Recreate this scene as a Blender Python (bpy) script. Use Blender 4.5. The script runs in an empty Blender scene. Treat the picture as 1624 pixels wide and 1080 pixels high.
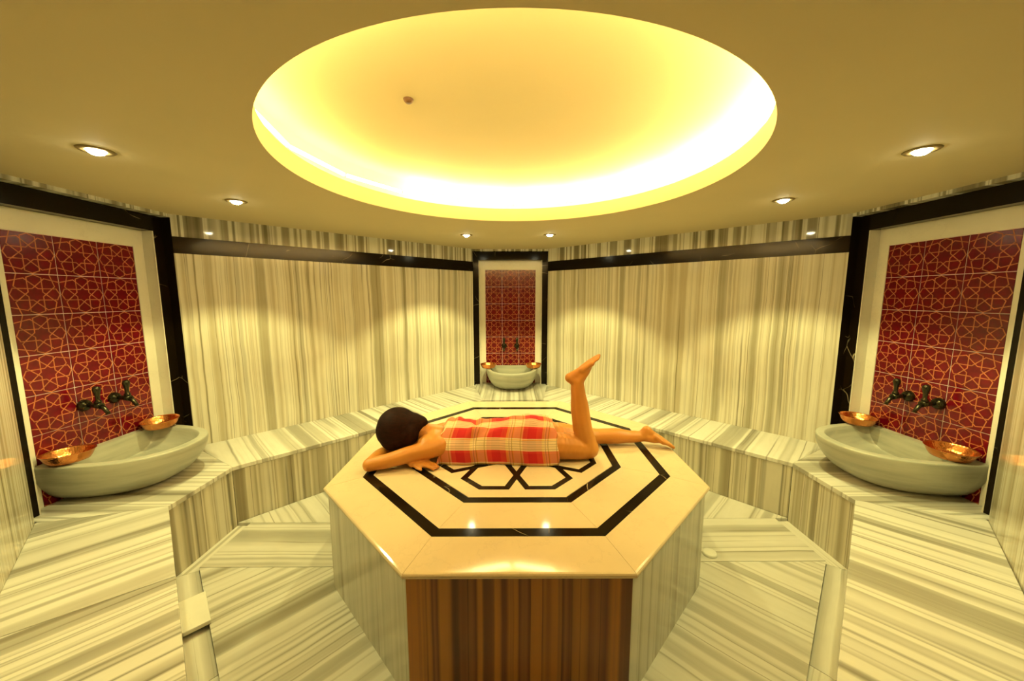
import bpy, bmesh, math, random
from mathutils import Vector, Matrix
random.seed(7)
PI = math.pi
SC = bpy.context.scene
COL = SC.collection

# ---------------------------------------------------------------- camera, world, exposure
cam_d = bpy.data.cameras.new('camera')
cam_d.sensor_width = 36.0
cam_d.lens = 572.3 / 1624 * 36.0
cam_d.clip_start = 0.02
cam = bpy.data.objects.new('camera', cam_d)
COL.objects.link(cam)
cam.matrix_world = (Matrix.Translation((0, 0, 1.6)) @ Matrix.Rotation(-0.0021, 4, 'Z')
                    @ Matrix.Rotation(PI / 2 - 0.1211, 4, 'X') @ Matrix.Rotation(-0.0015, 4, 'Z'))
SC.camera = cam
w = bpy.data.worlds.new('world'); SC.world = w
w.use_nodes = True
w.node_tree.nodes['Background'].inputs[0].default_value = (0.02, 0.015, 0.008, 1)
w.node_tree.nodes['Background'].inputs[1].default_value = 0.2
SC.view_settings.view_transform = 'Standard'
SC.view_settings.look = 'None'
SC.view_settings.gamma = 1.0
SC.view_settings.use_curve_mapping = False
SC.view_settings.exposure = 0.0
SC.cycles.diffuse_bounces = 3
SPOT_W = 58.0                     # each recessed ceiling spot
SPOT_COL = (1.0, 0.915, 0.345)
SPOT_SIZE = 106
COVE_E = 80.0                     # cove tubes
COVE_COL = (1.0, 0.72, 0.32)

# ---------------------------------------------------------------- helpers
def setp(o, label=None, cat=None, group=None, kind=None):
    if label: o['label'] = label
    if cat: o['category'] = cat
    if group: o['group'] = group
    if kind: o['kind'] = kind
    return o

def link(name, me, parent=None, mats=()):
    o = bpy.data.objects.new(name, me)
    COL.objects.link(o)
    for m in mats: me.materials.append(m)
    if parent is not None: o.parent = parent
    return o

def empty(name, loc=(0, 0, 0), rz=0.0):
    o = bpy.data.objects.new(name, None)
    o.empty_display_size = 0.1
    COL.objects.link(o)
    o.location = loc; o.rotation_euler = (0, 0, rz)
    return o

class MB:
    """collects faces with uv and material index"""
    def __init__(s): s.v = []; s.f = []; s.uv = []; s.mi = []; s.sm = []
    def face(s, pts, uvs=None, mi=0, smooth=False):
        i = len(s.v); s.v += [tuple(p) for p in pts]; s.f.append(tuple(range(i, i + len(pts))))
        s.uv.append(uvs or [(p[0], p[1]) for p in pts]); s.mi.append(mi); s.sm.append(smooth)
    def build(s, name, mats, parent=None, weld=1e-6, bevel=0.0):
        me = bpy.data.meshes.new(name)
        me.from_pydata(s.v, [], s.f)
        ul = me.uv_layers.new(name='UVMap')
        k = 0
        for fi, f in enumerate(s.f):
            for c in range(len(f)):
                ul.data[k].uv = s.uv[fi][c]; k += 1
        for i, p in enumerate(me.polygons):
            p.material_index = s.mi[i]; p.use_smooth = s.sm[i]
        bm = bmesh.new(); bm.from_mesh(me)
        bmesh.ops.remove_doubles(bm, verts=bm.verts, dist=weld)
        bmesh.ops.recalc_face_normals(bm, faces=bm.faces)
        bm.to_mesh(me); bm.free(); me.update()
        if not isinstance(mats, (list, tuple)): mats = [mats]
        o = link(name, me, parent, mats)
        if bevel:
            b = o.modifiers.new('bevel', 'BEVEL'); b.width = bevel; b.segments = 2; b.limit_method = 'ANGLE'
        return o

def prism(mb, poly, ext, ud, vd, off=0.0, mi=0):
    """poly: planar 3D polygon, ext: extrusion vector; uv from dot products in metres"""
    ud = Vector(ud); vd = Vector(vd); ext = Vector(ext)
    A = [Vector(p) for p in poly]; B = [p + ext for p in A]
    uv = lambda p: (p.dot(ud) + off, p.dot(vd) + off * 0.7)
    mb.face(A[::-1], [uv(p) for p in A[::-1]], mi)
    mb.face(B, [uv(p) for p in B], mi)
    n = len(A)
    for i in range(n):
        q = [A[i], A[(i + 1) % n], B[(i + 1) % n], B[i]]
        mb.face(q, [uv(p) for p in q], mi)

def lathe_faces(mb, prof, n=32, M=None, uvs=1.0, mi=0, smooth=True):
    M = M or Matrix.Identity(4)
    rings = []
    for r, z in prof:
        rings.append([M @ Vector((r * math.cos(2 * PI * k / n), r * math.sin(2 * PI * k / n), z)) for k in range(n)])
    for j in range(len(prof) - 1):
        for k in range(n):
            k2 = (k + 1) % n
            a, b, c, d = rings[j][k], rings[j][k2], rings[j + 1][k2], rings[j + 1][k]
            uv = [(k / n * uvs, j * .1), ((k + 1) / n * uvs, j * .1), ((k + 1) / n * uvs, j * .1 + .1), (k / n * uvs, j * .1 + .1)]
            if prof[j][0] < 1e-7: mb.face([a, c, d], [uv[0], uv[2], uv[3]], mi, smooth)
            elif prof[j + 1][0] < 1e-7: mb.face([a, b, c], uv[:3], mi, smooth)
            else: mb.face([a, b, c, d], uv, mi, smooth)

def tube_faces(mb, pts, radii, n=14, mi=0, cap=True):
    pts = [Vector(p) for p in pts]; rings = []
    for i, p in enumerate(pts):
        t = (pts[min(i + 1, len(pts) - 1)] - pts[max(i - 1, 0)]).normalized()
        a = t.orthogonal().normalized() if i == 0 else (prev - t * prev.dot(t)).normalized()
        prev = a
        b = t.cross(a)
        rings.append([p + (a * math.cos(2 * PI * k / n) + b * math.sin(2 * PI * k / n)) * radii[i] for k in range(n)])
    for j in range(len(pts) - 1):
        for k in range(n):
            k2 = (k + 1) % n
            mb.face([rings[j][k], rings[j][k2], rings[j + 1][k2], rings[j + 1][k]], None, mi, True)
    if cap:
        mb.face(rings[0][::-1], None, mi); mb.face(rings[-1], None, mi)

# ---------------------------------------------------------------- materials
class NT:
    def __init__(s, name):
        s.m = bpy.data.materials.new(name); s.m.use_nodes = True
        s.t = s.m.node_tree; s.b = s.t.nodes['Principled BSDF']
    def n(s, typ, **kw):
        x = s.t.nodes.new(typ)
        for k, v in kw.items(): setattr(x, k, v)
        return x
    def l(s, a, b): s.t.links.new(a, b)
    def math(s, op, a, b=None, c=None, clamp=False):
        x = s.n('ShaderNodeMath', operation=op); x.use_clamp = clamp
        for i, q in enumerate((a, b, c)):
            if q is None: continue
            if isinstance(q, (int, float)): x.inputs[i].default_value = q
            else: s.l(q, x.inputs[i])
        return x.outputs[0]
    def mix(s, f, a, b, mode='MIX'):
        x = s.n('ShaderNodeMix', data_type='RGBA', blend_type=mode)
        for sock, q in ((x.inputs[0], f), (x.inputs[6], a), (x.inputs[7], b)):
            if isinstance(q, (int, float)): sock.default_value = q
            elif isinstance(q, tuple): sock.default_value = (*q, 1)
            else: s.l(q, sock)
        return x.outputs[2]
    def ramp(s, f, stops, interp='LINEAR'):
        x = s.n('ShaderNodeValToRGB'); x.color_ramp.interpolation = interp
        el = x.color_ramp.elements
        while len(el) < len(stops): el.new(0.5)
        for e, (p, c) in zip(el, stops): e.position = p; e.color = (*c, 1)
        s.l(f, x.inputs[0]); return x.outputs[0]
    def noise1(s, wv, scale, detail=2.0, rough=0.5):
        x = s.n('ShaderNodeTexNoise', noise_dimensions='1D')
        x.inputs['Scale'].default_value = scale; x.inputs['Detail'].default_value = detail
        x.inputs['Roughness'].default_value = rough
        s.l(wv, x.inputs['W']); return x.outputs[0]
    def noise(s, vec, scale, detail=2.0, rough=0.5):
        x = s.n('ShaderNodeTexNoise')
        x.inputs['Scale'].default_value = scale; x.inputs['Detail'].default_value = detail
        x.inputs['Roughness'].default_value = rough
        if vec is not None: s.l(vec, x.inputs['Vector'])
        return x.outputs[0]

def plain(name, col, rough=0.5, metal=0.0, var=0.12, scale=8.0, bump=0.0):
    k = NT(name)
    g = k.n('ShaderNodeTexCoord').outputs['Object']
    f = k.noise(g, scale, 3)
    dark = tuple(c * (1 - var) for c in col); lite = tuple(min(1, c * (1 + var)) for c in col)
    k.l(k.ramp(f, [(0.3, dark), (0.7, lite)]), k.b.inputs['Base Color'])
    k.b.inputs['Roughness'].default_value = rough; k.b.inputs['Metallic'].default_value = metal
    if bump:
        bp = k.n('ShaderNodeBump'); bp.inputs['Strength'].default_value = bump; bp.inputs['Distance'].default_value = 0.002
        k.l(k.noise(g, scale * 4, 2), bp.inputs['Height']); k.l(bp.outputs[0], k.b.inputs['Normal'])
    return k.m

def striped(name, bands, fine, line, freq=9.0, rough=0.2, wob=0.012, linew=0.02, linef=16.0, fineamt=0.5):
    """banded marble: bands run along v, vary along u (uv in metres)"""
    k = NT(name)
    uvn = k.n('ShaderNodeUVMap'); uvn.uv_map = 'UVMap'
    sep = k.n('ShaderNodeSeparateXYZ'); k.l(uvn.outputs[0], sep.inputs[0])
    u, v = sep.outputs[0], sep.outputs[1]
    cmb = k.n('ShaderNodeCombineXYZ')
    k.l(k.math('MULTIPLY', u, 2.5), cmb.inputs[0]); k.l(k.math('MULTIPLY', v, 1.6), cmb.inputs[1])
    wb = k.noise(cmb.outputs[0], 1.0, 3)
    uu = k.math('ADD', u, k.math('MULTIPLY', k.math('SUBTRACT', wb, 0.5), wob * 2))
    b = k.noise1(uu, freq, 1.2, 0.5)
    base = k.ramp(b, bands, 'LINEAR')
    f = k.noise1(uu, freq * 5.3, 2.0, 0.6)
    base = k.mix(k.math('MULTIPLY', k.math('SUBTRACT', f, 0.53, clamp=True), fineamt * 9, clamp=True), base, fine)
    ln = k.noise1(k.math('ADD', uu, 37.3), linef, 1.0, 0.4)
    d = k.math('ABSOLUTE', k.math('SUBTRACT', ln, 0.5))
    # lines fade in and out along their length
    c2 = k.n('ShaderNodeCombineXYZ'); k.l(k.math('MULTIPLY', u, 6.0), c2.inputs[0]); k.l(k.math('MULTIPLY', v, 0.8), c2.inputs[1])
    c2.inputs[2].default_value = 5.0
    pr = k.noise(c2.outputs[0], 1.0, 2)
    lm = k.math('MULTIPLY', k.math('SUBTRACT', 1.0, k.math('DIVIDE', d, linew), clamp=True), k.math('MULTIPLY', k.math('SUBTRACT', pr, 0.36, clamp=True), 5.0, clamp=True))
    base = k.mix(k.math('MULTIPLY', lm, 0.85), base, line)
    # cloudy grain
    c3 = k.n('ShaderNodeCombineXYZ'); k.l(k.math('MULTIPLY', u, 30.0), c3.inputs[0]); k.l(k.math('MULTIPLY', v, 6.0), c3.inputs[1])
    gr = k.noise(c3.outputs[0], 1.0, 4)
    base = k.mix(0.35, base, k.ramp(gr, [(0.3, (0.8, 0.8, 0.8)), (0.7, (1, 1, 1))]), 'MULTIPLY')
    k.l(base, k.b.inputs['Base Color'])
    k.b.inputs['Roughness'].default_value = rough
    return k.m

WW = (0.81, 0.77, 0.64); F0 = (0.68, 0.66, 0.59); W0 = (0.82, 0.80, 0.72); BE = (0.60, 0.57, 0.46); GR = (0.40, 0.385, 0.32); DK = (0.13, 0.115, 0.075)
M = {}
M['wall'] = striped('striped_wall_marble', [(0.28, (0.44, 0.40, 0.28)), (0.38, BE), (0.41, WW), (0.47, (0.75, 0.71, 0.58)), (0.50, (0.55, 0.49, 0.34)), (0.53, (0.72, 0.67, 0.53)), (0.60, WW), (0.63, (0.62, 0.56, 0.41)), (0.70, WW)],
                    (0.56, 0.52, 0.39), (0.22, 0.19, 0.11), freq=7.0, rough=0.12, wob=0.016, linew=0.02, linef=20.0, fineamt=0.25)
M['wall_top'] = striped('striped_frieze_marble', [(0.30, (0.26, 0.23, 0.17)), (0.39, (0.40, 0.37, 0.29)), (0.41, W0), (0.49, W0), (0.51, (0.34, 0.31, 0.24)), (0.57, (0.40, 0.37, 0.29)), (0.59, W0), (0.65, BE), (0.70, W0)],
                    (0.5, 0.47, 0.36), DK, freq=5.0, rough=0.06, wob=0.006, linew=0.02, linef=9.0, fineamt=0.25)
M['bench'] = striped('striped_bench_marble', [(0.28, GR), (0.38, (0.50, 0.48, 0.41)), (0.41, W0), (0.47, (0.74, 0.72, 0.65)), (0.50, (0.56, 0.54, 0.46)), (0.52, W0), (0.59, W0), (0.61, (0.47, 0.45, 0.38)), (0.66, (0.72, 0.70, 0.62)), (0.72, W0)],
                     (0.60, 0.58, 0.49), (0.2, 0.18, 0.13), freq=4.2, rough=0.18, wob=0.012, linew=0.018, linef=5.5, fineamt=0.15)
M['floor'] = striped('striped_floor_marble', [(0.28, GR), (0.38, (0.48, 0.46, 0.39)), (0.41, F0), (0.47, (0.66, 0.64, 0.57)), (0.50, (0.50, 0.48, 0.41)), (0.52, F0), (0.59, (0.68, 0.66, 0.59)), (0.61, (0.44, 0.42, 0.35)), (0.64, (0.62, 0.60, 0.53)), (0.72, F0)],
                     (0.62, 0.60, 0.50), (0.25, 0.23, 0.17), freq=4.2, rough=0.17, wob=0.02, linew=0.018, linef=5.0, fineamt=0.15)
M['riser'] = striped('striped_riser_marble', [(0.28, (0.28, 0.245, 0.16)), (0.38, (0.44, 0.40, 0.28)), (0.41, (0.72, 0.68, 0.54)), (0.48, (0.66, 0.62, 0.48)), (0.51, (0.40, 0.36, 0.245)), (0.54, (0.70, 0.66, 0.53)), (0.61, (0.42, 0.38, 0.27)), (0.66, (0.68, 0.65, 0.53))],
                     (0.46, 0.42, 0.30), DK, freq=6.0, rough=0.22, wob=0.008, linew=0.025, linef=9.0, fineamt=0.25)
M['side'] = striped('grey_side_marble', [(0.30, (0.46, 0.44, 0.36)), (0.42, (0.60, 0.58, 0.49)), (0.50, (0.66, 0.64, 0.55)), (0.58, (0.54, 0.52, 0.43)), (0.68, (0.64, 0.62, 0.53))],
                     (0.52, 0.50, 0.40), (0.36, 0.34, 0.26), freq=7.0, rough=0.14, wob=0.008, linew=0.02, linef=12.0, fineamt=0.35)
M['brown'] = striped('warm_light_tinted_marble', [(0.28, (0.10, 0.035, 0.012)), (0.38, (0.20, 0.075, 0.022)), (0.41, (0.50, 0.21, 0.032)), (0.47, (0.44, 0.18, 0.03)), (0.50, (0.15, 0.05, 0.016)), (0.54, (0.30, 0.12, 0.035)), (0.60, (0.17, 0.06, 0.018)), (0.66, (0.48, 0.21, 0.035))],
                     (0.24, 0.10, 0.03), (0.06, 0.02, 0.008), freq=6.0, rough=0.3, wob=0.006, linew=0.02, linef=9.0, fineamt=0.3)  # warm orange light on the table's front face, painted into the stripe colours
M['gutter'] = striped('pale_gutter_marble', [(0.3, (0.55, 0.53, 0.46)), (0.5, (0.74, 0.72, 0.64)), (0.7, (0.6, 0.58, 0.5))], (0.6, 0.58, 0.5), (0.4, 0.38, 0.3), freq=10.0, fineamt=0.2)

def cream_mat(name, col, rough):
    k = NT(name)
    g = k.n('ShaderNodeTexCoord').outputs['Object']
    f = k.noise(g, 2.2, 5, 0.6)
    c = k.ramp(f, [(0.3, tuple(x * .90 for x in col)), (0.55, col), (0.75, tuple(min(1, x * 1.05) for x in col))])
    v = k.noise(g, 3.3, 6, 0.65)
    d = k.math('SUBTRACT', 1.0, k.math('DIVIDE', k.math('ABSOLUTE', k.math('SUBTRACT', v, 0.5)), 0.012), clamp=True)
    c = k.mix(k.math('MULTIPLY', d, 0.15), c, tuple(x * .6 for x in col))
    k.l(c, k.b.inputs['Base Color']); k.b.inputs['Roughness'].default_value = rough
    return k.m
M['cream'] = cream_mat('cream_marble', (0.76, 0.615, 0.40), 0.08)
M['frame'] = cream_mat('cream_frame_marble', (0.82, 0.78, 0.66), 0.2)
M['drain'] = cream_mat('pale_drain_stone', (0.84, 0.82, 0.72), 0.35)

k = NT('black_marble')
g = k.n('ShaderNodeTexCoord').outputs['Object']
warp = k.n('ShaderNodeVectorMath', operation='ADD')
nz = k.n('ShaderNodeTexNoise'); nz.inputs['Scale'].default_value = 3.0; k.l(g, nz.inputs['Vector'])
wsc = k.n('ShaderNodeVectorMath', operation='SCALE'); wsc.inputs['Scale'].default_value = 0.22
k.l(nz.outputs['Color'], wsc.inputs[0]); k.l(g, warp.inputs[0]); k.l(wsc.outputs[0], warp.inputs[1])
vo = k.n('ShaderNodeTexVoronoi', feature='DISTANCE_TO_EDGE'); vo.inputs['Scale'].default_value = 3.4; k.l(warp.outputs[0], vo.inputs['Vector'])
gate = k.math('MULTIPLY', k.math('SUBTRACT', k.noise(g, 4.0, 2), 0.55, clamp=True), 8.0, clamp=True)
lm = k.math('MULTIPLY', k.math('SUBTRACT', 1.0, k.math('DIVIDE', vo.outputs['Distance'], 0.008), clamp=True), gate)
k.l(k.mix(lm, (0.010, 0.006, 0.003), (0.5, 0.42, 0.27)), k.b.inputs['Base Color'])
k.b.inputs['Roughness'].default_value = 0.14; k.b.inputs['Specular IOR Level'].default_value = 0.16
M['black'] = k.m

M['tile'] = plain('dark_red_glaze', (0.135, 0.0015, 0.009), 0.16, var=0.25, scale=22)
M['tile_line'] = plain('orange_glaze_line', (0.52, 0.165, 0.055), 0.3, var=0.25, scale=30)
M['grout'] = plain('pale_grout', (0.95, 0.74, 0.70), 0.8, var=0.1, scale=30)
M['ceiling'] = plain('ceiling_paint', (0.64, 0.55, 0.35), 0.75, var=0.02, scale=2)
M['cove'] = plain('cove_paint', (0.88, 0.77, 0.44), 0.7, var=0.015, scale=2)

k = NT('hammered_copper')
g = k.n('ShaderNodeTexCoord').outputs['Object']
vo = k.n('ShaderNodeTexVoronoi'); vo.inputs['Scale'].default_value = 90; k.l(g, vo.inputs['Vector'])
bp = k.n('ShaderNodeBump'); bp.inputs['Strength'].default_value = 0.35; bp.inputs['Distance'].default_value = 0.003
k.l(vo.outputs['Distance'], bp.inputs['Height']); k.l(bp.outputs[0], k.b.inputs['Normal'])
k.l(k.ramp(k.noise(g, 14, 3), [(0.3, (0.62, 0.20, 0.05)), (0.7, (0.88, 0.36, 0.12))]), k.b.inputs['Base Color'])
k.b.inputs['Metallic'].default_value = 1.0; k.b.inputs['Roughness'].default_value = 0.24
M['copper'] = k.m

k = NT('grey_basin_marble')
g = k.n('ShaderNodeTexCoord').outputs['Object']
sp = k.n('ShaderNodeSeparateXYZ'); k.l(g, sp.inputs[0])
cm = k.n('ShaderNodeCombineXYZ'); k.l(k.math('MULTIPLY', sp.outputs[0], 1.5), cm.inputs[0]); k.l(k.math('MULTIPLY', sp.outputs[1], 1.5), cm.inputs[1]); k.l(k.math('MULTIPLY', sp.outputs[2], 14.0), cm.inputs[2])
k.l(k.ramp(k.noise(cm.outputs[0], 1.3, 5, 0.6), [(0.3, (0.34, 0.35, 0.29)), (0.5, (0.48, 0.485, 0.40)), (0.7, (0.57, 0.57, 0.48))]), k.b.inputs['Base Color'])
k.b.inputs['Roughness'].default_value = 0.35
M['basin'] = k.m
M['bronze'] = plain('dark_bronze', (0.055, 0.05, 0.03), 0.22, metal=0.9, var=0.3, scale=30)
M['rim'] = plain('dark_lamp_rim', (0.30, 0.22, 0.09), 0.4, metal=0.3)
M['sensor'] = plain('brown_plastic', (0.12, 0.06, 0.02), 0.5)
M['wood'] = striped('brown_door_wood', [(0.3, (0.10, 0.04, 0.015)), (0.6, (0.2, 0.09, 0.03)), (0.7, (0.14, 0.06, 0.02))], (0.13, 0.05, 0.02), (0.05, 0.02, 0.01), rough=0.4)

def emit(name, col, s):
    k = NT(name)
    k.b.inputs['Base Color'].default_value = (0.8, 0.8, 0.7, 1)
    k.b.inputs['Emission Color'].default_value = (*col, 1); k.b.inputs['Emission Strength'].default_value = s
    return k.m
M['lamp'] = emit('lamp_lens', (1.0, 0.93, 0.6), 70.0)
M['tube'] = emit('cove_tube', COVE_COL, COVE_E)
M['tube_dim'] = emit('cove_tube_dim', COVE_COL, COVE_E * 0.38)
M['tube_bright'] = emit('cove_tube_bright', COVE_COL, COVE_E * 1.25)

k = NT('skin')
g = k.n('ShaderNodeTexCoord').outputs['Object']
k.l(k.ramp(k.noise(g, 6, 4), [(0.3, (0.56, 0.22, 0.035)), (0.7, (0.64, 0.265, 0.045))]), k.b.inputs['Base Color'])
k.b.inputs['Roughness'].default_value = 0.45
k.b.inputs['Subsurface Weight'].default_value = 0.08
k.b.inputs['Subsurface Radius'].default_value = (0.02, 0.008, 0.004)
M['skin'] = k.m
k = NT('dark_brown_hair')
g = k.n('ShaderNodeTexCoord').outputs['Object']
mp = k.n('ShaderNodeMapping'); mp.inputs['Scale'].default_value = (14, 60, 60); k.l(g, mp.inputs['Vector'])
hn = k.noise(mp.outputs[0], 1.5, 4)
k.l(k.ramp(hn, [(0.3, (0.007, 0.0015, 0.001)), (0.7, (0.020, 0.004, 0.002))]), k.b.inputs['Base Color'])
bp = k.n('ShaderNodeBump'); bp.inputs['Strength'].default_value = 0.25; bp.inputs['Distance'].default_value = 0.004
k.l(hn, bp.inputs['Height']); k.l(bp.outputs[0], k.b.inputs['Normal'])
k.b.inputs['Roughness'].default_value = 0.7; k.b.inputs['Specular IOR Level'].default_value = 0.15
M['hair'] = k.m

# plaid cloth: two crossed sets of coloured bands
k = NT('red_plaid_cotton')
uvn = k.n('ShaderNodeUVMap'); uvn.uv_map = 'UVMap'
sep = k.n('ShaderNodeSeparateXYZ'); k.l(uvn.outputs[0], sep.inputs[0])
RED = (0.50, 0.006, 0.010); COR = (0.70, 0.10, 0.05); CRM = (0.84, 0.66, 0.34); YEL = (0.78, 0.45, 0.08)
def bands(x, period, stops, off=0.0):
    f = k.math('FRACT', k.math('DIVIDE', k.math('ADD', x, off), period))
    return k.ramp(f, stops, 'CONSTANT')
CU = (0.84, 0.50, 0.22); CV = (0.88, 0.78, 0.48)
wu = bands(sep.outputs[0], 0.215, [(0.0, RED), (0.24, (0.66, 0.07, 0.03)), (0.40, YEL), (0.46, CU), (0.56, YEL), (0.60, CU), (0.79, YEL), (0.83, CU), (0.87, (0.66, 0.07, 0.03))], 10.0)
wv = bands(sep.outputs[1], 0.145, [(0.0, RED), (0.40, (0.62, 0.03, 0.02)), (0.50, CV), (0.92, YEL), (0.95, CV)], 14.5 - 0.016)
c = k.mix(0.6, wu, wv)
# thin dark lines inside the pale bands
def thin(x, period, centre, wdt, off=None):
    off = (14.5 - 0.016) if off is None and period < .2 else 10.0 if off is None else off
    f = k.math('FRACT', k.math('DIVIDE', k.math('ADD', x, off), period))
    return k.math('LESS_THAN', k.math('ABSOLUTE', k.math('SUBTRACT', f, centre)), wdt)
lines = None
for x, p, cc in ((sep.outputs[1], .145, .58), (sep.outputs[1], .145, .68), (sep.outputs[1], .145, .78), (sep.outputs[1], .145, .88), (sep.outputs[0], .215, .50), (sep.outputs[0], .215, .57), (sep.outputs[0], .215, .81)):
    t = thin(x, p, cc, 0.009)
    lines = t if lines is None else k.math('MAXIMUM', lines, t)
c = k.mix(k.math('MULTIPLY', lines, 0.55), c, (0.16, 0.05, 0.02))
k.l(c, k.b.inputs['Base Color']); k.b.inputs['Roughness'].default_value = 0.85
wv_ = k.noise(uvn.outputs[0], 400, 2)
bp = k.n('ShaderNodeBump'); bp.inputs['Strength'].default_value = 0.2; bp.inputs['Distance'].default_value = 0.001
k.l(wv_, bp.inputs['Height']); k.l(bp.outputs[0], k.b.inputs['Normal'])
M['plaid'] = k.m

# ---------------------------------------------------------------- room layout (metres)
ZC = 2.206; ZB = 0.419; ZT = 0.604
HW = 0.4875                     # half width of the three niches
R2 = math.sqrt(0.5)
NICHES = {'left': ((-2.51, 2.262), (0, 1), (1, 0)), 'back': ((-0.010, 4.74), (1, 0), (0, -1)), 'right': ((2.523, 2.262), (0, -1), (-1, 0))}
def NP(side, s, d, z):
    O, t, n = NICHES[side]
    return Vector((O[0] + t[0] * s + n[0] * d, O[1] + t[1] * s + n[1] * d, z))
LF = Vector((-2.51, 2.262 + HW, 0)); LN = Vector((-2.51, 2.262 - HW, 0))
RF = Vector((2.523, 2.262 + HW, 0)); RN = Vector((2.523, 2.262 - HW, 0))
BL = Vector((-0.010 - HW, 4.74, 0)); BR = Vector((-0.010 + HW, 4.74, 0))
FL = Vector((-0.50, -0.235, 0)); FR = Vector((0.51, -0.235, 0))
UP = Vector((0, 0, 1))

# ---- ceiling with the round cove
CC = Vector((0.014, 1.927, 0)); CR = 1.085
outer = [LN, LF, BL, BR, RF, RN, FR, FL]
outer = [CC + (p - CC) * 1.09 for p in outer]
def ray_poly(a):
    d = Vector((math.cos(a), math.sin(a), 0)); best = None
    for i in range(len(outer)):
        p, q = outer[i] - CC, outer[(i + 1) % len(outer)] - CC
        e = q - p; den = d.x * e.y - d.y * e.x
        if abs(den) < 1e-9: continue
        t = (p.x * e.y - p.y * e.x) / den; s = (p.x * d.y - p.y * d.x) / den
        if t > 0 and -1e-6 <= s <= 1 + 1e-6: best = t if best is None else min(best, t)
    return CC + d * best
angs = sorted(set([2 * PI * k / 160 for k in range(160)] + [math.atan2((p - CC).y, (p - CC).x) % (2 * PI) for p in outer]))
mb = MB()
LIPZ = 2.302; DOMEZ = 2.455; DOMER = 1.25
def circ(a, r, z): return CC + Vector((math.cos(a) * r, math.sin(a) * r, z))
for i in range(len(angs)):
    a, b = angs[i], angs[(i + 1) % len(angs)]
    A, B = circ(a, CR, ZC), circ(b, CR, ZC)
    P, Q = ray_poly(a) + UP * ZC, ray_poly(b) + UP * ZC
    mb.face([A, B, Q, P])
    T = UP * 0.06
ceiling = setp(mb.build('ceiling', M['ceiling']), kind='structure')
mb = MB()
n = 160
prof = [(CR, ZC), (CR, LIPZ), (DOMER, LIPZ), (DOMER, DOMEZ - 0.08), (DOMER - 0.015, DOMEZ - 0.04), (DOMER - 0.045, DOMEZ - 0.012), (DOMER - 0.09, DOMEZ)]
for j in range(len(prof) - 1):
    for i in range(n):
        a, b = 2 * PI * i / n, 2 * PI * (i + 1) / n
        mb.face([circ(a, *prof[j]), circ(b, *prof[j]), circ(b, *prof[j + 1]), circ(a, *prof[j + 1])], None, 0, j >= 3 or j == 0)
mb.face([circ(2 * PI * i / n, DOMER - 0.09, DOMEZ) for i in range(n)])
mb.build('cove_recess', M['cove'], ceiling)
# straight tubes on the ledge behind the lip
NTUBE = 16
for kx in range(NTUBE):
    a0 = PI / 2 + 0.012 + 2 * PI * kx / NTUBE; a1 = PI / 2 - 0.012 + 2 * PI * (kx + 1) / NTUBE
    r = 1.132
    p0, p1 = circ(a0, r, LIPZ + 0.052), circ(a1, r, LIPZ + 0.052)
    mb = MB(); tube_faces(mb, [p0, p1], [0.010, 0.010], 10)
    mb.build('light_tube', M['tube_bright'] if kx in (10, 11, 12, 13) else M['tube_dim'] if kx in (2, 3, 4, 5) else M['tube'], ceiling)

# ---- striped walls between the niches
def diag_wall(name, A, B, zfloor, rnd):
    t = (B - A).normalized(); nn = Vector((-t.y, t.x, 0))
    mid = (A + B) / 2
    if nn.dot(Vector((0, 2.2, 0)) - mid) < 0: nn = -nn
    L = (B - A).length
    root = MB()
    prism(root, [A - nn * .02, B - nn * .02, B - nn * .12, A - nn * .12], UP * 2.28, t, UP)
    root = setp(root.build(name, M['grout']), kind='structure')
    def pan(nm, z0, z1, d0, d1, mat, off):
        m = MB()
        prism(m, [A + nn * d1 + UP * z0, B + nn * d1 + UP * z0, B + nn * d0 + UP * z0, A + nn * d0 + UP * z0], UP * (z1 - z0), t, UP, off)
        return m.build(nm, mat, root)
    pan('marble_panel', zfloor, 1.925, -.02, 0, M['wall'], rnd)
    pan('marble_panel', 2.047, ZC + .02, -.02, 0, M['wall_top'], rnd + 11.3)
    b = pan('border_band', 1.925, 2.047, -.02, 0.004, M['black'], rnd)
    b['label'] = 'black marble band'
    return root
diag_wall('wall_back_left', LF, BL, 0, 3.1)
diag_wall('wall_back_right', BR, RF, 0, 23.7)
diag_wall('wall_front_left', FL, LN, 0, 41.2)
diag_wall('wall_front_right', RN, FR, 0, 57.9)
fw = diag_wall('wall_front', FR, FL, 0, 77.0)
mb = MB()
prism(mb, [(-0.42, -0.235, 0), (0.43, -0.235, 0), (0.43, -0.205, 0), (-0.42, -0.205, 0)], UP * 1.9, (1, 0, 0), UP)
door = setp(mb.build('door_1', M['wood'], bevel=0.006), kind='structure')
mb = MB(); tube_faces(mb, [(0.34, -0.205, 1.0), (0.34, -0.165, 1.0), (0.24, -0.160, 1.0)], [.012, .012, .010], 10)
mb.build('door_handle', M['bronze'], door)

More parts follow.
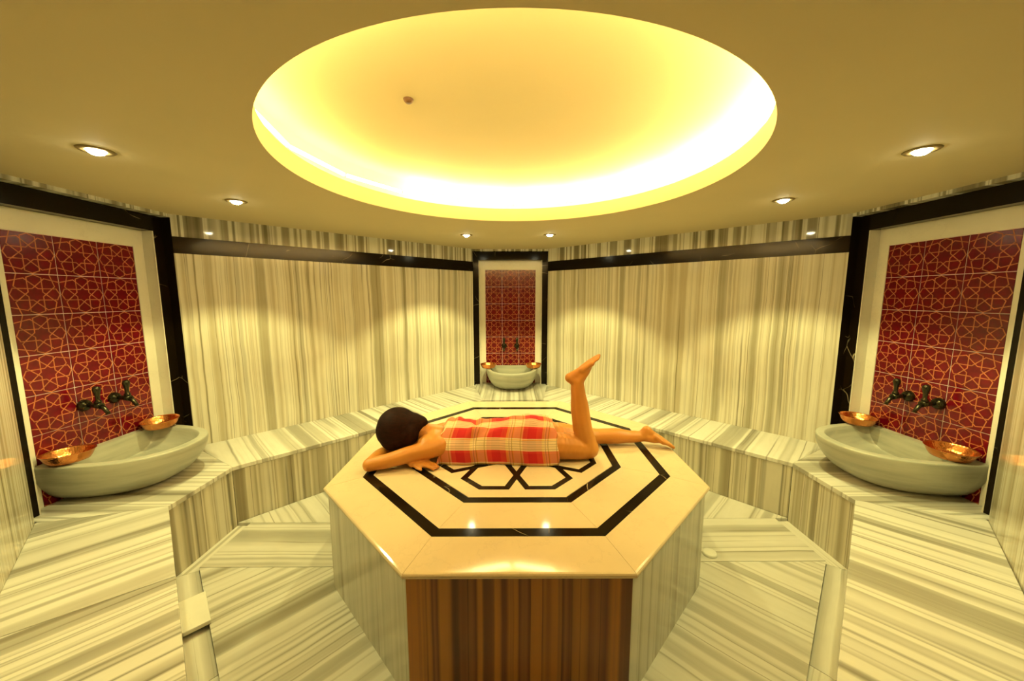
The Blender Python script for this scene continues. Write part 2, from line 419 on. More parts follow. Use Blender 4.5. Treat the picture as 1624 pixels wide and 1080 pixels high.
# ---- tile with the interlaced star pattern
def rosette_pts(rho, tip, v1):
    I = (rho, 0); X = (1.7071 * rho, 0.7071 * rho); V1 = (v1, 0.7071 * rho); V0 = (tip, 0)
    return I, X, V1, V0
def rot2(p, a): return (p[0] * math.cos(a) - p[1] * math.sin(a), p[0] * math.sin(a) + p[1] * math.cos(a))
def strip(mb, p, q, w, zoff, z0, mi, sx=1.0):
    p = Vector((p[0], p[1], 0)) * sx; q = Vector((q[0], q[1], 0)) * sx
    d = (q - p)
    if d.length < 1e-6: return
    d.normalize(); nn = Vector((-d.y, d.x, 0)) * w / 2
    e = d * w * 0.35
    pts = [p - e + nn, p - e - nn, q + e - nn, q + e + nn]
    up = Vector((0, 0, zoff))
    mb.face([x + up for x in pts], None, mi)
    lo = Vector((0, 0, z0))
    for i in range(4):
        a, b = pts[i], pts[(i + 1) % 4]
        mb.face([a + lo, b + lo, b + up, a + up], None, mi)
TP = 0.2245; TS = 0.2205; TD = 0.0045
def tile_mesh():
    m = MB(); h = TS / 2
    c = 0.0012
    bot = [(-h, -h, 0), (h, -h, 0), (h, h, 0), (-h, h, 0)]
    mid = [(x, y, TD - c) for x, y, _ in bot]
    top = [(x * (1 - c / h), y * (1 - c / h), TD) for x, y, _ in bot]
    m.face(top); m.face(bot[::-1])
    for i in range(4):
        j = (i + 1) % 4
        m.face([bot[i], bot[j], mid[j], mid[i]]); m.face([mid[i], mid[j], top[j], top[i]])
    I, X, V1, V0 = rosette_pts(0.405, 0.985, 0.85)
    W = 0.0046; zt_ = TD + 0.0007; z0 = TD - 0.0005
    S = h * 0.995
    t_ = 0.405 * 0.41421 / 1.41421
    D = (0.405 - t_, t_)                       # dent of the central star
    for kk in range(8):
        a = kk * PI / 4
        for sg in (1, -1):
            f = lambda p: rot2((p[0], p[1] * sg), a)
            tip = V0 if kk % 2 == 0 else (1.015, 0)
            strip(m, f(D), f((X[0], -X[1])), W, zt_, z0, 1, S)       # straight line through the crossing point
            strip(m, f(X), f(V1), W, zt_, z0, 1, S)
            if kk % 2 == 0: strip(m, f(V1), f(tip), W, zt_, z0, 1, S)
            else:
                p, q = f(V1), f(tip)
                d = (q[0] - p[0], q[1] - p[1])       # run on to the tile edge
                ts = [((1.0 if dd > 0 else -1.0) - pp) / dd for pp, dd in zip(p, d) if abs(dd) > 1e-6]
                ts = [x for x in ts if x > 1]
                tt = min(ts)
                strip(m, p, (p[0] + d[0] * tt * .985, p[1] + d[1] * tt * .985), W, zt_, z0, 1, S)
    o = m.build('tile', [M['tile'], M['tile_line']], None)
    me = o.data; bpy.data.objects.remove(o); return me
TILE = tile_mesh()

# ---- niche walls
for side in NICHES:
    O, t, nn = NICHES[side]
    t3 = Vector((*t, 0)); n3 = Vector((*nn, 0))
    m = MB()
    def P(s, d, z=0.0): return NP(side, s, d, z)
    prism(m, [P(-.62, -.30), P(.62, -.30), P(.62, -.1470), P(-.62, -.1470)], UP * 2.28, t3, UP)
    wall = setp(m.build('wall_' + side, M['grout']), kind='structure')
    m = MB()
    prism(m, [P(-HW, -.15, 2.182), P(HW, -.15, 2.182), P(HW, 0, 2.182), P(-HW, 0, 2.182)], UP * .05, t3, UP, 5.0 + HW * ord(side[0]))
    m.build('marble_panel', M['wall_top'], wall)
    for sg in (-1, 1):
        m = MB()
        pl = [(.4155, -.1465), (.4155, -.066), (HW, -.066), (HW, 0), (HW + .012, 0), (HW + .012, -.1465)]
        prism(m, [P(sg * a, b, 0.0) for a, b in pl], UP * 2.182, UP, t3)
        m.build('black_border', M['black'], wall)['label'] = 'black marble border strip'
        m = MB()
        pl = [(.3372, -.1465), (.3372, -.1425), (.4085, -.1425), (.4085, -.0655), (.4153, -.0655), (.4153, -.1465)]
        prism(m, [P(sg * a, b, 0.0) for a, b in pl], UP * 2.072, UP, t3)
        m.build('cream_border', M['frame'], wall)['label'] = 'cream marble border strip'
    m = MB()
    prism(m, [P(-.4153, -.1465, 2.073), P(.4153, -.1465, 2.073), P(.4153, -.066, 2.073), P(-.4153, -.066, 2.073)], UP * .108, t3, UP)
    m.build('black_border', M['black'], wall)['label'] = 'black marble border strip'
    m = MB()
    prism(m, [P(-.3370, -.1465, 1.955), P(.3370, -.1465, 1.955), P(.3370, -.1425, 1.955), P(-.3370, -.1425, 1.955)], UP * .117, t3, UP)
    m.build('cream_border', M['frame'], wall)['label'] = 'cream marble border strip'
    RM = Matrix((( t[0], 0, nn[0]), (t[1], 0, nn[1]), (0, 1, 0))).to_4x4()
    for r_ in range(7):
        for c_ in range(3):
            o = link('tile', TILE, wall)
            o.matrix_world = Matrix.Translation(P((c_ - 1) * TP, -.1480 + random.uniform(-.0004, .0004), 1.953 - TP * (r_ + .5))) @ RM

# ---- floor: slabs and a sunken gutter
m = MB()
prism(m, [p + Vector((0, 0, -.12)) for p in (LN, LF, BL, BR, RF, RN, FR, FL)], UP * .075, (1, 0, 0), (0, 1, 0))
floor = setp(m.build('floor', M['gutter']), kind='structure')
def slab(name, pts, z0, z1, ud, mat, off, parent, bevel=0.0):
    m = MB(); ud = Vector((ud[0], ud[1], 0)).normalized(); vd = Vector((-ud.y, ud.x, 0))
    prism(m, [(p[0], p[1], z0) for p in pts], UP * (z1 - z0), ud, vd, off)
    return m.build(name, mat, parent, bevel=bevel)
def fs(pts, ud, off, z0=-.045, z1=0.0, mat='floor', nm='floor_slab'): return slab(nm, pts, z0, z1, ud, M[mat], off, floor)
def mir(pts): return [(0.05 - x, y + 0.035) for x, y in pts]
S1 = [(-1.862, 1.980), (-.80, 1.980), (-.80, 2.404), (-1.862, 2.404)]
S2 = [(-1.953, 2.4065), (-.80, 2.4065), (-.80, 2.95), (-.29, 3.30), (-.335, 4.035)]
S3 = [(-1.862, 1.976), (-.80, 1.976), (-.80, 1.80), (-.37, 1.40), (-.37, .470)]
fs(S1, (0, 1), 1.7); fs(mir(S1), (0, 1), 31.0)
fs(S2, (1, 1), 4.4); fs(mir(S2), (1, -1), 35.0)
fs(S3, (1, -1), 8.3); fs(mir(S3), (1, 1), 39.4)
fs([(-.334, 4.035), (-.288, 3.30), (.340, 3.335), (.382, 4.07)], (1, 0), 12.0)
fs([(-.368, -.2), (.418, -.2), (.418, 1.4), (-.368, 1.4)], (0, 1), 15.0)
G1 = [(-1.957, 1.925), (-1.866, 1.978), (-1.866, 2.404), (-1.957, 2.404)]
G2 = [(-1.957, 1.923), (-1.866, 1.976), (-1.27, 1.378), (-1.336, 1.302)]
G3 = [(-1.334, 1.300), (-1.268, 1.376), (-.37, .478), (-.43, .398)]
for i, G in enumerate((G1, G2, G3)):
    ud = (1, 0) if i == 0 else (1, 1)
    fs(G, ud, 3.0 + i, -.045, -.022, 'gutter', 'gutter_slab'); fs(mir(G), (1, 0) if i == 0 else (1, -1), 9.0 + i, -.045, -.022, 'gutter', 'gutter_slab')

# ---- the ring bench
bench = empty('marble_bench', (0, 4.3, 0))
setp(bench, 'long striped marble bench running round the room below the walls', 'bench')
bench_inv = Vector((0, -4.3, 0))
def bslab(pts, ud, off): 
    o = slab('seat_slab', [(x, y - 4.3) for x, y in pts], ZB - .03, ZB, ud, M['bench'], off, bench, bevel=0.003); return o
def w2(p): return (p.x, p.y)
eb = 0.002
A_, B_ = (-1.955, 2.405), (-1.955, 1.932)
Kb = (-.33, 4.035); Cn = (-.41, .387)
J0, J1 = (-1.435, 1.412), (-1.745 - .15, 1.099 + .0)      # joint across the near seat
jn = (-1.933, 0.914)                                       # the joint's end at the wall
bslab([Kb, w2(BL), (BL.x + .011, 4.741), (BL.x + .011, 4.885), (BR.x - .011, 4.885), (BR.x - .011, 4.741), w2(BR), (.37, 4.06)], (1, 0), 2.0)
bslab([A_, w2(LF), w2(BL), Kb], (1, 1), 5.2)
bslab([A_, B_, w2(LN), (-2.511, LN.y + .011), (-2.6535, LN.y + .011), (-2.6535, LF.y - .011), (-2.511, LF.y - .011), w2(LF)], (0, 1), 9.3)
jw = LN + (FL - LN) * 0.335
bslab([B_, (-1.435, 1.412), w2(jw), w2(LN)], (1, -1), 13.1)
bslab([(-1.433, 1.410), Cn, (-.42, -.15), w2(FL), w2(jw + Vector((.002, -.002, 0)))], (1, -1), 17.7)
A2, B2 = (2.005, 2.444), (2.005, 1.973)
Kb2 = (.37, 4.06); Cn2 = (.445, .423)
bslab([Kb2, w2(BR), w2(RF), A2], (1, -1), 21.4)
bslab([A2, w2(RF), (2.524, RF.y - .011), (2.6665, RF.y - .011), (2.6665, RN.y + .011), (2.524, RN.y + .011), w2(RN), B2], (0, 1), 25.6)
bslab([B2, w2(RN), (.52, -.2), (.445, -.15), Cn2], (1, 1), 29.9)
def riser(p, q, off, inward):
    p = Vector((*p, 0)); q = Vector((*q, 0)); t = (q - p).normalized(); nn = Vector((-t.y, t.x, 0))
    if nn.dot(inward) < 0: nn = -nn
    m = MB(); s = Vector((0, -4.3, 0))
    prism(m, [p + s - nn * .004 + UP * -.04, q + s - nn * .004 + UP * -.04, q + s - nn * .025 + UP * -.04, p + s - nn * .025 + UP * -.04], UP * (ZB - .031 + .04), t, UP, off)
    m.build('riser_panel', M['riser'], bench)
IN = Vector
riser(B_, A_, 3.3, IN((1, 0, 0))); riser(A_, Kb, 7.1, IN((1, -1, 0))); riser(Kb, Kb2, 10.2, IN((0, -1, 0)))
riser(Kb2, A2, 13.8, IN((-1, -1, 0))); riser(A2, B2, 17.4, IN((-1, 0, 0))); riser(B_, Cn, 21.0, IN((1, 1, 0))); riser(B2, Cn2, 25.0, IN((-1, 1, 0)))

# ---------------------------------------------------------------- the octagonal stone
TC = Vector((0.029, 2.271, 0)); TILT = 0.021       # the top falls slightly towards the near side
table = empty('massage_stone', (TC.x, TC.y, 0))
setp(table, 'large octagonal heated marble massage table with black inlay in the middle of the room', 'massage table')
def octo(hx, hd, hy, z):
    hs = [hx, hd, hy, hd, hx, hd, hy, hd]; out = []
    for i in range(8):
        a, b = i * PI / 4, (i + 1) * PI / 4
        h1, h2 = hs[i], hs[(i + 1) % 8]
        det = math.sin(b - a)
        out.append(Vector(((h1 * math.sin(b) - h2 * math.sin(a)) / det, (h2 * math.cos(a) - h1 * math.cos(b)) / det, z)))
    return out                                   # vertex i lies between side i and side i+1
OUT = (1.036, 1.050, 1.047); IN1 = (.863, .860, .846); IN2 = (.618, .612, .600)
def off(o, d): return tuple(x - d for x in o)
def ring_piece(name, i, prof, mat, gap=0.0006):
    """prof: list of ((hx,hd,hy), z) describing a closed cross-section; piece for side i"""
    m = MB(); L = []; Rr = []
    for h, z in prof:
        v = octo(*h, z); a, b = v[(i - 1) % 8], v[i]
        d = (b - a).normalized() * gap
        L.append(a + d); Rr.append(b - d)
    n = len(prof)
    for j in range(n):
        q = [L[j], Rr[j], Rr[(j + 1) % n], L[(j + 1) % n]]
        m.face(q)
    m.face(L); m.face(Rr[::-1])
    return m.build(name, mat, table, weld=1e-7)
W1, W2 = .052, .043
for i in range(8):
    ring_piece('border_slab', i, [(off(IN1, -.0006), ZT), (off(OUT, .012), ZT - .0062), (off(OUT, .005), ZT - .0083), (off(OUT, .001), ZT - .013), (OUT, ZT - .019), (off(OUT, .002), ZT - .026), (off(OUT, .008), ZT - .0305), (off(OUT, .03), ZT - .031), (off(IN1, -.0006), ZT - .031)], M['cream'])
    ring_piece('inlay_strip', i, [(off(IN1, W1), ZT), (IN1, ZT), (IN1, ZT - .02), (off(IN1, W1), ZT - .02)], M['black'], 0.0002)['label'] = 'black marble inlay strip'
    ring_piece('inner_slab', i, [(off(IN2, -.0006), ZT), (off(IN1, W1 + .0006), ZT), (off(IN1, W1 + .0006), ZT - .03), (off(IN2, -.0006), ZT - .03)], M['cream'])
    ring_piece('inlay_strip', i, [(off(IN2, W2), ZT), (IN2, ZT), (IN2, ZT - .02), (off(IN2, W2), ZT - .02)], M['black'], 0.0002)['label'] = 'black marble inlay strip'
    bh = off(OUT, .020)
    v1 = octo(*bh, 0); p, q = v1[(i - 1) % 8], v1[i]
    t = (q - p).normalized()
    m = MB()
    v2 = octo(*off(bh, .03), 0); p2, q2 = v2[(i - 1) % 8], v2[i]
    prism(m, [p, q, q2, p2], UP * (ZT - .031), t, UP, 2.7 * i + 1.3)
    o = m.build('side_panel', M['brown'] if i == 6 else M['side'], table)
    if i == 6: o['label'] = 'striped marble front panel with warm light painted in brown'
m = MB()
prism(m, octo(.57, .565, .553, ZT - .03), UP * .03, (1, 0, 0), (0, 1, 0))
m.build('centre_slab', M['cream'], table)
m = MB()
prism(m, octo(*off(OUT, .10), ZT - .12), UP * (.12 - .032), (1, 0, 0), (0, 1, 0))
m.build('core', M['grout'], table)
# eight interlaced hexagons
rho = .183; PW = .034
for kk in range(8):
    a = PI / 8 + kk * PI / 4
    I, X, V1, V0 = rosette_pts(rho, .505, .452)
    hexa = [I, X, V1, V0, (V1[0], -V1[1]), (X[0], -X[1])]
    hexa = [Vector((*rot2(p, a), 0)) for p in hexa]
    def offs(poly, d):
        out = []; n = len(poly)
        for i in range(n):
            p0, p1, p2 = poly[i - 1], poly[i], poly[(i + 1) % n]
            d1 = (p1 - p0).normalized(); d2 = (p2 - p1).normalized()
            n1 = Vector((-d1.y, d1.x, 0)); n2 = Vector((-d2.y, d2.x, 0))
            bis = (n1 + n2).normalized(); out.append(p1 + bis * d / max(.3, bis.dot(n1)))
        return out
    o_, i_ = offs(hexa, -PW / 2), offs(hexa, PW / 2)
    m = MB(); z0, z1 = ZT - .002, ZT + .0006 + 0.00002 * kk
    for j in range(6):
        j2 = (j + 1) % 6
        A, B, C, D = o_[j], o_[j2], i_[j2], i_[j]
        up = UP * z1; lo = UP * z0
        m.face([A + up, B + up, C + up, D + up]); m.face([D + lo, C + lo, B + lo, A + lo])
        m.face([A + lo, B + lo, B + up, A + up]); m.face([D + up, C + up, C + lo, D + lo])
    m.build('inlay_hexagon', M['black'], table)['label'] = 'black marble hexagon inlay'

for ch in table.children:
    for v in ch.data.vertices: v.co.z += TILT * v.co.y * v.co.z / ZT
# ---------------------------------------------------------------- wash basins
def basin_mesh():
    m = MB(); N = 48
    a, b, bt = .347, .595, .052
    def outl(s, inner, z, fl=0.0):
        pts = []
        for i in range(N + 1):
            t = PI * i / N
            c, sn = math.cos(t), math.sin(t)
            e = 0.82
            x = a * s * math.copysign(abs(c) ** e, c); y = (b * s) * abs(sn) ** e
            if inner: y = bt + (b - .052 - bt) * (s / .855) * abs(sn) ** e if s > 0.01 else bt + .2
            pts.append(Vector((x, y + fl, z)))
        for i in range(1, 12):
            f = i / 12
            x0, x1 = pts[N].x, pts[0].x
            pts.append(Vector((x0 + (x1 - x0) * f, pts[N].y, z)))
        return pts
    H = .246
    prof = [(.56, 0, 0.0), (.66, 0, .004), (.75, 0, .024), (.835, 0, .058), (.90, 0, .098), (.950, 0, .140), (.980, 0, .178), (.994, 0, .206), (1.0, 0, .236), (.997, 0, .243), (.985, 0, H),
            (.862, 1, H), (.850, 1, H - .004), (.835, 1, H - .03), (.79, 1, H - .075), (.70, 1, H - .115), (.56, 1, H - .138), (.38, 1, H - .146)]
    rings = [outl(s, i, z) for s, i, z in prof]
    n = len(rings[0])
    for j in range(len(rings) - 1):
        sharp = (j == 10)
        for i in range(n):
            i2 = (i + 1) % n
            back = i >= N
            m.face([rings[j][i], rings[j][i2], rings[j + 1][i2], rings[j + 1][i]], None, 0, not sharp and not back)
    m.face(rings[0][::-1]); m.face(rings[-1])
    o = m.build('wash_basin', M['basin'], None, weld=1e-5)
    me = o.data; bpy.data.objects.remove(o); return me
BAS = basin_mesh()
BLAB = {'left': 'grey marble half round wash basin in the left niche', 'back': 'small looking pale marble wash basin in the niche at the far end', 'right': 'grey marble half round wash basin in the right niche'}
for side in NICHES:
    O, t, nn = NICHES[side]
    o = link('wash_basin', BAS)
    if side == 'left': pos = NP(side, -.022, -.1415, ZB)
    elif side == 'right': pos = NP(side, .022, -.1415, ZB)
    else: pos = NP(side, .018, -.1415, ZB)
    RB = Matrix(((t[0], nn[0], 0), (t[1], nn[1], 0), (0, 0, 1))).to_4x4()
    o.matrix_world = Matrix.Translation(pos) @ RB
    setp(o, BLAB[side], 'wash basin', 'marble wash basins in the three niches')

# ---------------------------------------------------------------- copper bowls
m = MB()
lathe_faces(m, [(0, .006), (.012, .0065), (.018, .003), (.024, .0012), (.066, .0012), (.076, .006), (.086, .022), (.094, .042), (.098, .050), (.103, .0525), (.104, .0515), (.1, .049), (.096, .040), (.088, .020), (.078, .003), (.068, -.0008), (0, -.0008)], 48)
BOWL = m.build('copper_bowl', M['copper']); 
bowl_me = BOWL.data; bpy.data.objects.remove(BOWL)
zr = ZB + .246 + .0012
BW = [('left', -.285, .116, 2, 0, 'near end of the left basin'), ('left', .262, .116, -2, 2, 'far end of the left basin'),
      ('back', -.288, .205, 0, 2, 'left end of the far basin'), ('back', .300, .210, 0, -2, 'right end of the far basin'),
      ('right', -.300, .116, 0, 2, 'far end of the right basin'), ('right', .265, .116, -2, 0, 'near end of the right basin')]
for side, s, d, tx, ty, lab in BW:
    o = link('copper_bowl', bowl_me)
    p = NP(side, s, d - .1415, zr + .0045)
    o.location = p; o.rotation_euler = (math.radians(tx), math.radians(ty), random.uniform(0, 6)); o.scale = (1.06, 1.06, 1.06)
    setp(o, 'hammered copper bowl resting on the rim at the ' + lab, 'bowl', 'copper bowls on the basins')

# ---------------------------------------------------------------- taps
def make_tap():
    root = empty('wall_tap')
    m = MB()                                      # local: x along wall, y out of the wall, z up
    RY = Matrix.Rotation(-PI / 2, 4, 'X')
    lathe_faces(m, [(0, 0), (.036, 0), (.037, .006), (.034, .018), (.026, .030), (.014, .037), (0, .039)], 28, RY)
    m.build('rosette', M['bronze'], root)
    m = MB(); tube_faces(m, [(0, .03, 0), (0, .055, 0), (0, .07, 0), (0, .115, -.004)], [.013, .013, .017, .019], 18)
    m.build('body', M['bronze'], root)
    m = MB()
    lathe_faces(m, [(0, .0), (.017, .0), (.017, .014), (.011, .022), (.012, .05), (.017, .072), (.020, .088), (.017, .102), (.008, .108), (0, .109)], 20, Matrix.Translation((0, .096, .012)))
    m.build('lever', M['bronze'], root)
    m = MB(); tube_faces(m, [(0, .105, -.004), (0, .128, -.018), (0, .142, -.038), (0, .152, -.056)], [.014, .0125, .011, .011], 16)
    m.build('spout', M['bronze'], root)
    return root
tap0 = make_tap()
def copy_tree(o, parent=None):
    c = o.copy(); COL.objects.link(c); c.parent = parent
    for ch in list(o.children): copy_tree(ch, c)
    return c
first = True
for side, word in (('left', 'left'), ('back', 'far'), ('right', 'right')):
    for s in (-.086, .086):
        o = tap0 if first else copy_tree(tap0)
        first = False
        O, t, nn = NICHES[side]
        o.matrix_world = Matrix.Translation(NP(side, s, -.1426, .935)) @ Matrix(((t[0], nn[0], 0), (t[1], nn[1], 0), (0, 0, 1))).to_4x4()
        if side == 'left': which = 'nearer' if s < 0 else 'farther'
        elif side == 'right': which = 'farther' if s < 0 else 'nearer'
        else: which = 'left hand' if s < 0 else 'right hand'
        setp(o, 'dark bronze tap, the %s of the two above the %s basin' % (which, word), 'tap', 'bronze taps above the basins')

# ---------------------------------------------------------------- ceiling downlights
DL = [((-1.724, 1.588), 'at the far left of the picture, nearest on the left'), ((-1.752, 2.395), 'in front of the far end of the left niche'), ((-.442, 3.672), 'left one of the two before the far niche'),
      ((.382, 3.660), 'right one of the two before the far niche'), ((1.729, 2.378), 'in front of the far end of the right niche'), ((1.722, 1.593), 'at the far right of the picture, nearest on the right')]
for (x, y), lab in DL:
    root = empty('downlight', (x, y, ZC))
    setp(root, 'small round recessed ceiling light ' + lab, 'ceiling light', 'recessed ceiling spots')
    m = MB(); lathe_faces(m, [(.031, -.001), (.036, -.005), (.054, -.005), (.060, -.0005), (.031, -.0005)], 32)
    m.build('trim_ring', M['rim'], root)
    m = MB(); lathe_faces(m, [(0, -.020), (.014, -.018), (.024, -.012), (.031, -.004), (.031, -.0008), (0, -.0008)], 24)
    m.build('lamp', M['lamp'], root)
    ld = bpy.data.lights.new('spot', 'SPOT'); ld.energy = SPOT_W * (0.82 if y < 2 else 1.08 if y < 3 else 1.35); ld.color = SPOT_COL
    ld.spot_size = math.radians(SPOT_SIZE); ld.spot_blend = 0.30; ld.shadow_soft_size = 0.03
    lo = bpy.data.objects.new('spot', ld); COL.objects.link(lo); lo.parent = root; lo.location = (0, 0, -.05)

# ---------------------------------------------------------------- small things
m = MB(); lathe_faces(m, [(0, -.016), (.012, -.016), (.018, -.010), (.022, -.002), (.022, 0), (0, 0)], 20)
o = m.build('ceiling_sensor', M['sensor']); o.location = (-.447, 1.69, DOMEZ)
setp(o, 'tiny brown sensor on the glowing round ceiling recess', 'sensor')
m = MB(); lathe_faces(m, [(0, .016), (.034, .016), (.040, .013), (.042, .004), (.042, 0), (0, 0)], 28)
o = m.build('floor_drain', M['drain']); o.location = (1.238, 2.076, 0.0)
setp(o, 'round white drain cap on the floor right of the massage table', 'floor drain')
m = MB()
prism(m, [(-.125, -.056, 0), (.118, -.056, 0), (.125, -.048, 0), (.125, .056, 0), (-.125, .056, 0)], UP * .022, (1, 0, 0), (0, 1, 0))
o = m.build('drain_cover', M['drain'], bevel=0.004); o.location = (-1.610, 1.652, .0005); o.rotation_euler = (0, 0, -PI / 4)
setp(o, 'pale square stone cover bridging the floor gutter on the left', 'drain cover')

# ---------------------------------------------------------------- the person
person = empty('person', (0, 2.2, ZT))
person.rotation_euler = (0.021, 0, 0); person.location.z = ZT - .0008
setp(person, 'person lying face down on the massage table in a red plaid wrap, one foot raised', 'person')
OFF = Vector((0, 2.2, ZT))
class Blob:
    def __init__(s): s.bm = bmesh.new()
    def ell(s, c, r, rot=None, sub=2):
        if isinstance(r, (int, float)): r = (r, r, r)
        Mx = Matrix.Translation(Vector(c) - OFF) @ (rot.to_4x4() if rot else Matrix.Identity(4)) @ Matrix.Diagonal((*r, 1))
        bmesh.ops.create_icosphere(s.bm, subdivisions=sub, radius=1.0, matrix=Mx)
    def limb(s, pts, radii, sub=2, step=0.35):
        pts = [Vector(p) for p in pts]
        for i in range(len(pts) - 1):
            L = (pts[i + 1] - pts[i]).length; r = min(radii[i], radii[i + 1])
            n = max(1, int(L / (r * step)))
            for k in range(n + (1 if i == len(pts) - 2 else 0)):
                f = k / n; f2 = f * f * (3 - 2 * f)
                s.ell(pts[i].lerp(pts[i + 1], f), radii[i] + (radii[i + 1] - radii[i]) * f2, sub=sub)
    def build(s, name, mat, vox, smooth, it):
        me = bpy.data.meshes.new(name); s.bm.to_mesh(me); s.bm.free()
        o = bpy.data.objects.new(name, me); COL.objects.link(o)
        r = o.modifiers.new('r', 'REMESH'); r.mode = 'VOXEL'; r.voxel_size = vox
        sm = o.modifiers.new('s', 'SMOOTH'); sm.factor = smooth; sm.iterations = it
        dg = bpy.context.evaluated_depsgraph_get()
        me2 = bpy.data.meshes.new_from_object(o.evaluated_get(dg))
        bpy.data.objects.remove(o)
        for p in me2.polygons: p.use_smooth = True
        me2.name = name
        me2.materials.clear()
        return link(name, me2, person, [mat])
T = ZT
B = Blob()
# torso
for x, y, z, rx, ry, rz in ((-.40, 2.215, .105, .10, .145, .075), (-.32, 2.215, .102, .12, .140, .080), (-.22, 2.215, .097, .12, .130, .078), (-.10, 2.215, .092, .12, .120, .074), (.02, 2.215, .100, .12, .135, .085), (.12, 2.215, .105, .12, .150, .092)):
    B.ell((x, y, T + z), (rx, ry, rz))
for sg in (-1, 1): B.ell((.12, 2.215 + sg * .072, T + .128), (.105, .080, .080))
# legs
B.limb([(.12, 2.125, T + .098), (.26, 2.13, T + .088), (.40, 2.135, T + .078), (.475, 2.135, T + .066)], [.086, .086, .080, .066])
B.limb([(.475, 2.135, T + .068), (.435, 2.137, T + .20), (.418, 2.140, T + .32), (.404, 2.142, T + .42), (.398, 2.142, T + .482)], [.062, .061, .057, .046, .041])
B.limb([(.438, 2.137, T + .17), (.408, 2.139, T + .31)], [.055, .048])          # calf muscle
B.limb([(.12, 2.300, T + .100), (.30, 2.315, T + .085), (.50, 2.335, T + .062), (.58, 2.337, T + .058), (.70, 2.335, T + .062), (.80, 2.330, T + .058), (.875, 2.325, T + .062)], [.092, .080, .060, .053, .054, .043, .037])
def foot(ank, heel, ball, toe, side, wv):
    """side: unit vector across the foot (towards the little toe)"""
    ank, heel, ball, toe, sd = map(Vector, (ank, heel, ball, toe, side))
    B.limb([ank, heel], [.036, .031]); B.ell(heel, .031)
    B.limb([ank, ank.lerp(ball, .5), ball], [.036, .031, .020], step=.3)
    B.limb([heel, heel.lerp(ball, .5), ball], [.029, .022, .020], step=.3)
    for kx in (-1, -.5, 0, .5, 1):
        B.limb([heel.lerp(ball, .55) + sd * .020 * kx, ball + sd * .031 * kx], [.018, .0165], step=.4)
    d = (toe - ball)
    for i, kx in enumerate((-1.0, -.42, .06, .52, .95)):
        ln = (1.0, .98, .88, .76, .60)[i]; r = (.0125, .0095, .009, .0085, .008)[i]
        p = ball + sd * .030 * kx
        B.limb([p, p + d * ln * .5 + wv * .004, p + d * ln], [r * 1.15, r, r * .95], step=.4)
foot((.398, 2.142, T + .485), (.352, 2.140, T + .512), (.478, 2.142, T + .605), (.532, 2.142, T + .642), (0, -1, 0), Vector((0, 0, 1)))
foot((.880, 2.325, T + .065), (.905, 2.325, T + .105), (1.005, 2.300, T + .042), (1.068, 2.285, T + .014), (.25, .95, 0), Vector((0, 0, 1)))
# shoulders, neck, head
B.limb([(-.44, 2.10, T + .100), (-.46, 2.20, T + .120), (-.44, 2.31, T + .105)], [.066, .062, .064])
B.limb([(-.44, 2.20, T + .130), (-.53, 2.19, T + .155), (-.60, 2.18, T + .160)], [.060, .054, .056])
B.ell((-.475, 2.165, T + .122), (.085, .125, .062)); B.ell((-.50, 2.10, T + .110), (.075, .070, .060))
HC = Vector((-.700, 2.17, T + .175))
B.ell(HC, (.108, .078, .090)); B.ell(HC + Vector((.035, 0, -.055)), (.062, .058, .055))
B.ell(HC + Vector((-.020, 0, -.098)), (.012, .012, .018))               # nose, pressed to the arms
B.ell(HC + Vector((.055, 0, -.085)), (.022, .024, .018))               # chin
for sg in (-1, 1): B.ell(HC + Vector((.02, sg * .078, -.02)), (.028, .010, .018))
# arms: near arm bent round the head, far arm crossing under it
B.limb([(-.455, 2.085, T + .098), (-.60, 2.035, T + .078), (-.72, 1.995, T + .056), (-.815, 1.975, T + .044)], [.060, .050, .044, .040])
B.limb([(-.815, 1.975, T + .043), (-.80, 2.07, T + .045), (-.775, 2.17, T + .042), (-.755, 2.25, T + .036)], [.041, .042, .036, .027])
B.limb([(-.46, 2.335, T + .098), (-.58, 2.33, T + .070), (-.72, 2.28, T + .050)], [.058, .046, .040])
B.limb([(-.72, 2.28, T + .045), (-.67, 2.19, T + .046), (-.635, 2.085, T + .036), (-.592, 2.032, T + .028)], [.040, .038, .030, .025])
def hand(wr, di, side, th, curl):
    wr, d, sd = Vector(wr), Vector(di).normalized(), Vector(side).normalized()
    up = Vector((0, 0, 1))
    for kx in (-1, -.33, .33, 1):
        B.limb([wr + sd * .014 * kx, wr + d * .082 + sd * .027 * kx + up * .004], [.016, .0135], step=.35)
    for kx, ln, r in ((-1, .062, .0085), (-.33, .074, .0090), (.33, .078, .0090), (1, .066, .0078)):
        p = wr + d * .085 + sd * .028 * kx + up * .004
        B.limb([p, p + d * ln * .5 - up * .004, p + d * ln * .85 - up * (.006 + curl * .3), p + d * ln - up * (.010 + curl * .5)], [r * 1.15, r * 1.05, r, r * .85], step=.4)
    p = wr + d * .028 + sd * (-.022 * th)
    B.limb([p, p + d * .030 - sd * .026 * th, p + d * .058 - sd * .036 * th - up * .004], [.013, .0105, .009], step=.4)
hand((-.590, 2.030, T + .024), (.985, -.17, 0), (.17, .985, 0), 1, .020)
hand((-.755, 2.25, T + .034), (.30, .95, 0), (.95, -.3, 0), 1, .010)
body = B.build('body', M['skin'], 0.0055, 0.5, 7)
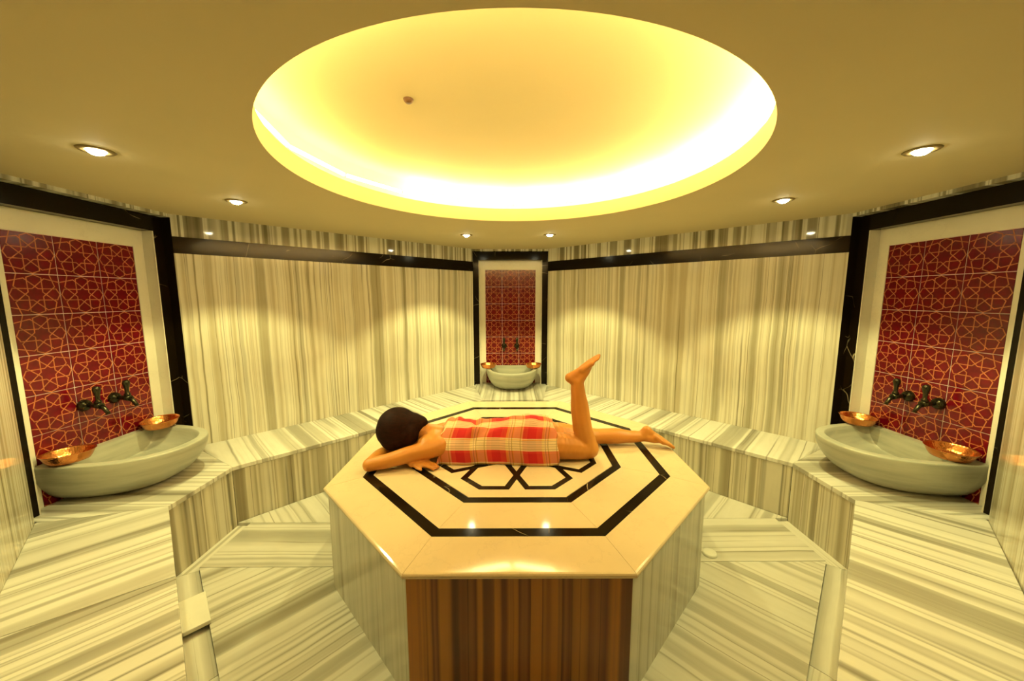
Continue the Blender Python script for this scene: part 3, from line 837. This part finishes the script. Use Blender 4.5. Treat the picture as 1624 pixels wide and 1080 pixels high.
# hair: full cap gathered towards the nape
B = Blob()
B.ell((-.706, 2.165, T + .200), (.125, .118, .120), sub=3)
B.ell((-.755, 2.165, T + .178), (.082, .105, .100), sub=3)
B.ell((-.652, 2.16, T + .172), (.090, .105, .095), sub=3)
B.ell((-.710, 2.13, T + .136), (.095, .085, .075), sub=3)
B.limb([(-.63, 2.175, T + .205), (-.575, 2.19, T + .212), (-.545, 2.195, T + .208)], [.082, .050, .024])
B.build('hair', M['hair'], 0.007, 0.5, 10)
# plaid wrap
def wrap():
    m = MB()
    NX, NA = 120, 64
    x0, x1 = -.430, .275
    prof = [(-.44, .158, .200), (-.38, .166, .205), (-.28, .170, .206), (-.18, .162, .200), (-.08, .160, .205), (.02, .172, .225), (.12, .184, .240), (.20, .186, .228), (.28, .182, .200)]
    def ip(x):
        for i in range(len(prof) - 1):
            if prof[i][0] <= x <= prof[i + 1][0]:
                f = (x - prof[i][0]) / (prof[i + 1][0] - prof[i][0]); f = f * f * (3 - 2 * f)
                return [prof[i][j] + (prof[i + 1][j] - prof[i][j]) * f for j in (1, 2)]
        return prof[-1][1:]
    grid = []; uvg = []
    for i in range(NX + 1):
        row = []; ru = []
        s = i / NX; vv = 0.0; prev = None
        for j in range(NA + 1):
            a = PI * j / NA
            # hems lean: the near edge starts farther from the head
            xx0 = x0 - .040 * math.sin(a * .5) ** 2 * 0 + (.0 if a < PI / 2 else 0) + .045 * (1 - j / NA) - .0 + 0.012 * math.sin(9 * a) * .4
            xx0 = -.405 - .045 * math.cos(a) + .010 * math.sin(7 * a)
            xx1 = .262 + .018 * math.cos(a) + .006 * math.sin(8 * a)
            x = xx0 + (xx1 - xx0) * s
            hw, ht = ip(x)
            c, sn = math.cos(a), math.sin(a)
            e = .72
            y = -hw * math.copysign(abs(c) ** e, c); z = ht * abs(sn) ** .80
            # folds: gathered across the waist and puckered along the upper hem
            wv = .0045 * math.sin(38 * x + 6 * math.sin(2.2 * a)) * math.exp(-((x + .20) / .075) ** 2) * sn
            wv += .010 * math.sin(7.5 * a + 30 * x) * math.exp(-((x + .215 + .03 * math.cos(a)) / .030) ** 2) * sn
            wv += .0025 * math.sin(16 * x + 5 * a) + .002 * math.sin(41 * x - 7 * a)
            wv += .015 * math.exp(-((a - 1.95) / .40) ** 2) * math.exp(-((x + .36) / .05) ** 2) * (1 + .6 * math.sin(90 * x))
            p = Vector((x, y * (1 + wv * 3), max(0.003, z + wv * (1.2 if z > .02 else 0))))
            if prev is not None: vv += (p - prev).length
            prev = p; row.append(p); ru.append((x + .012 * math.sin(3 * a), vv))
        grid.append(row); uvg.append(ru)
    for i in range(NX):
        for j in range(NA):
            m.face([grid[i][j], grid[i + 1][j], grid[i + 1][j + 1], grid[i][j + 1]],
                   [uvg[i][j], uvg[i + 1][j], uvg[i + 1][j + 1], uvg[i][j + 1]], 0, True)
    o = m.build('plaid_wrap', M['plaid'], person, weld=1e-6)
    o.location = (0, 0.02, 0)
    sd = o.modifiers.new('thick', 'SOLIDIFY'); sd.thickness = .004; sd.offset = 1
    o['label'] = 'red, cream and yellow plaid cotton wrap'
    return o
wrap()
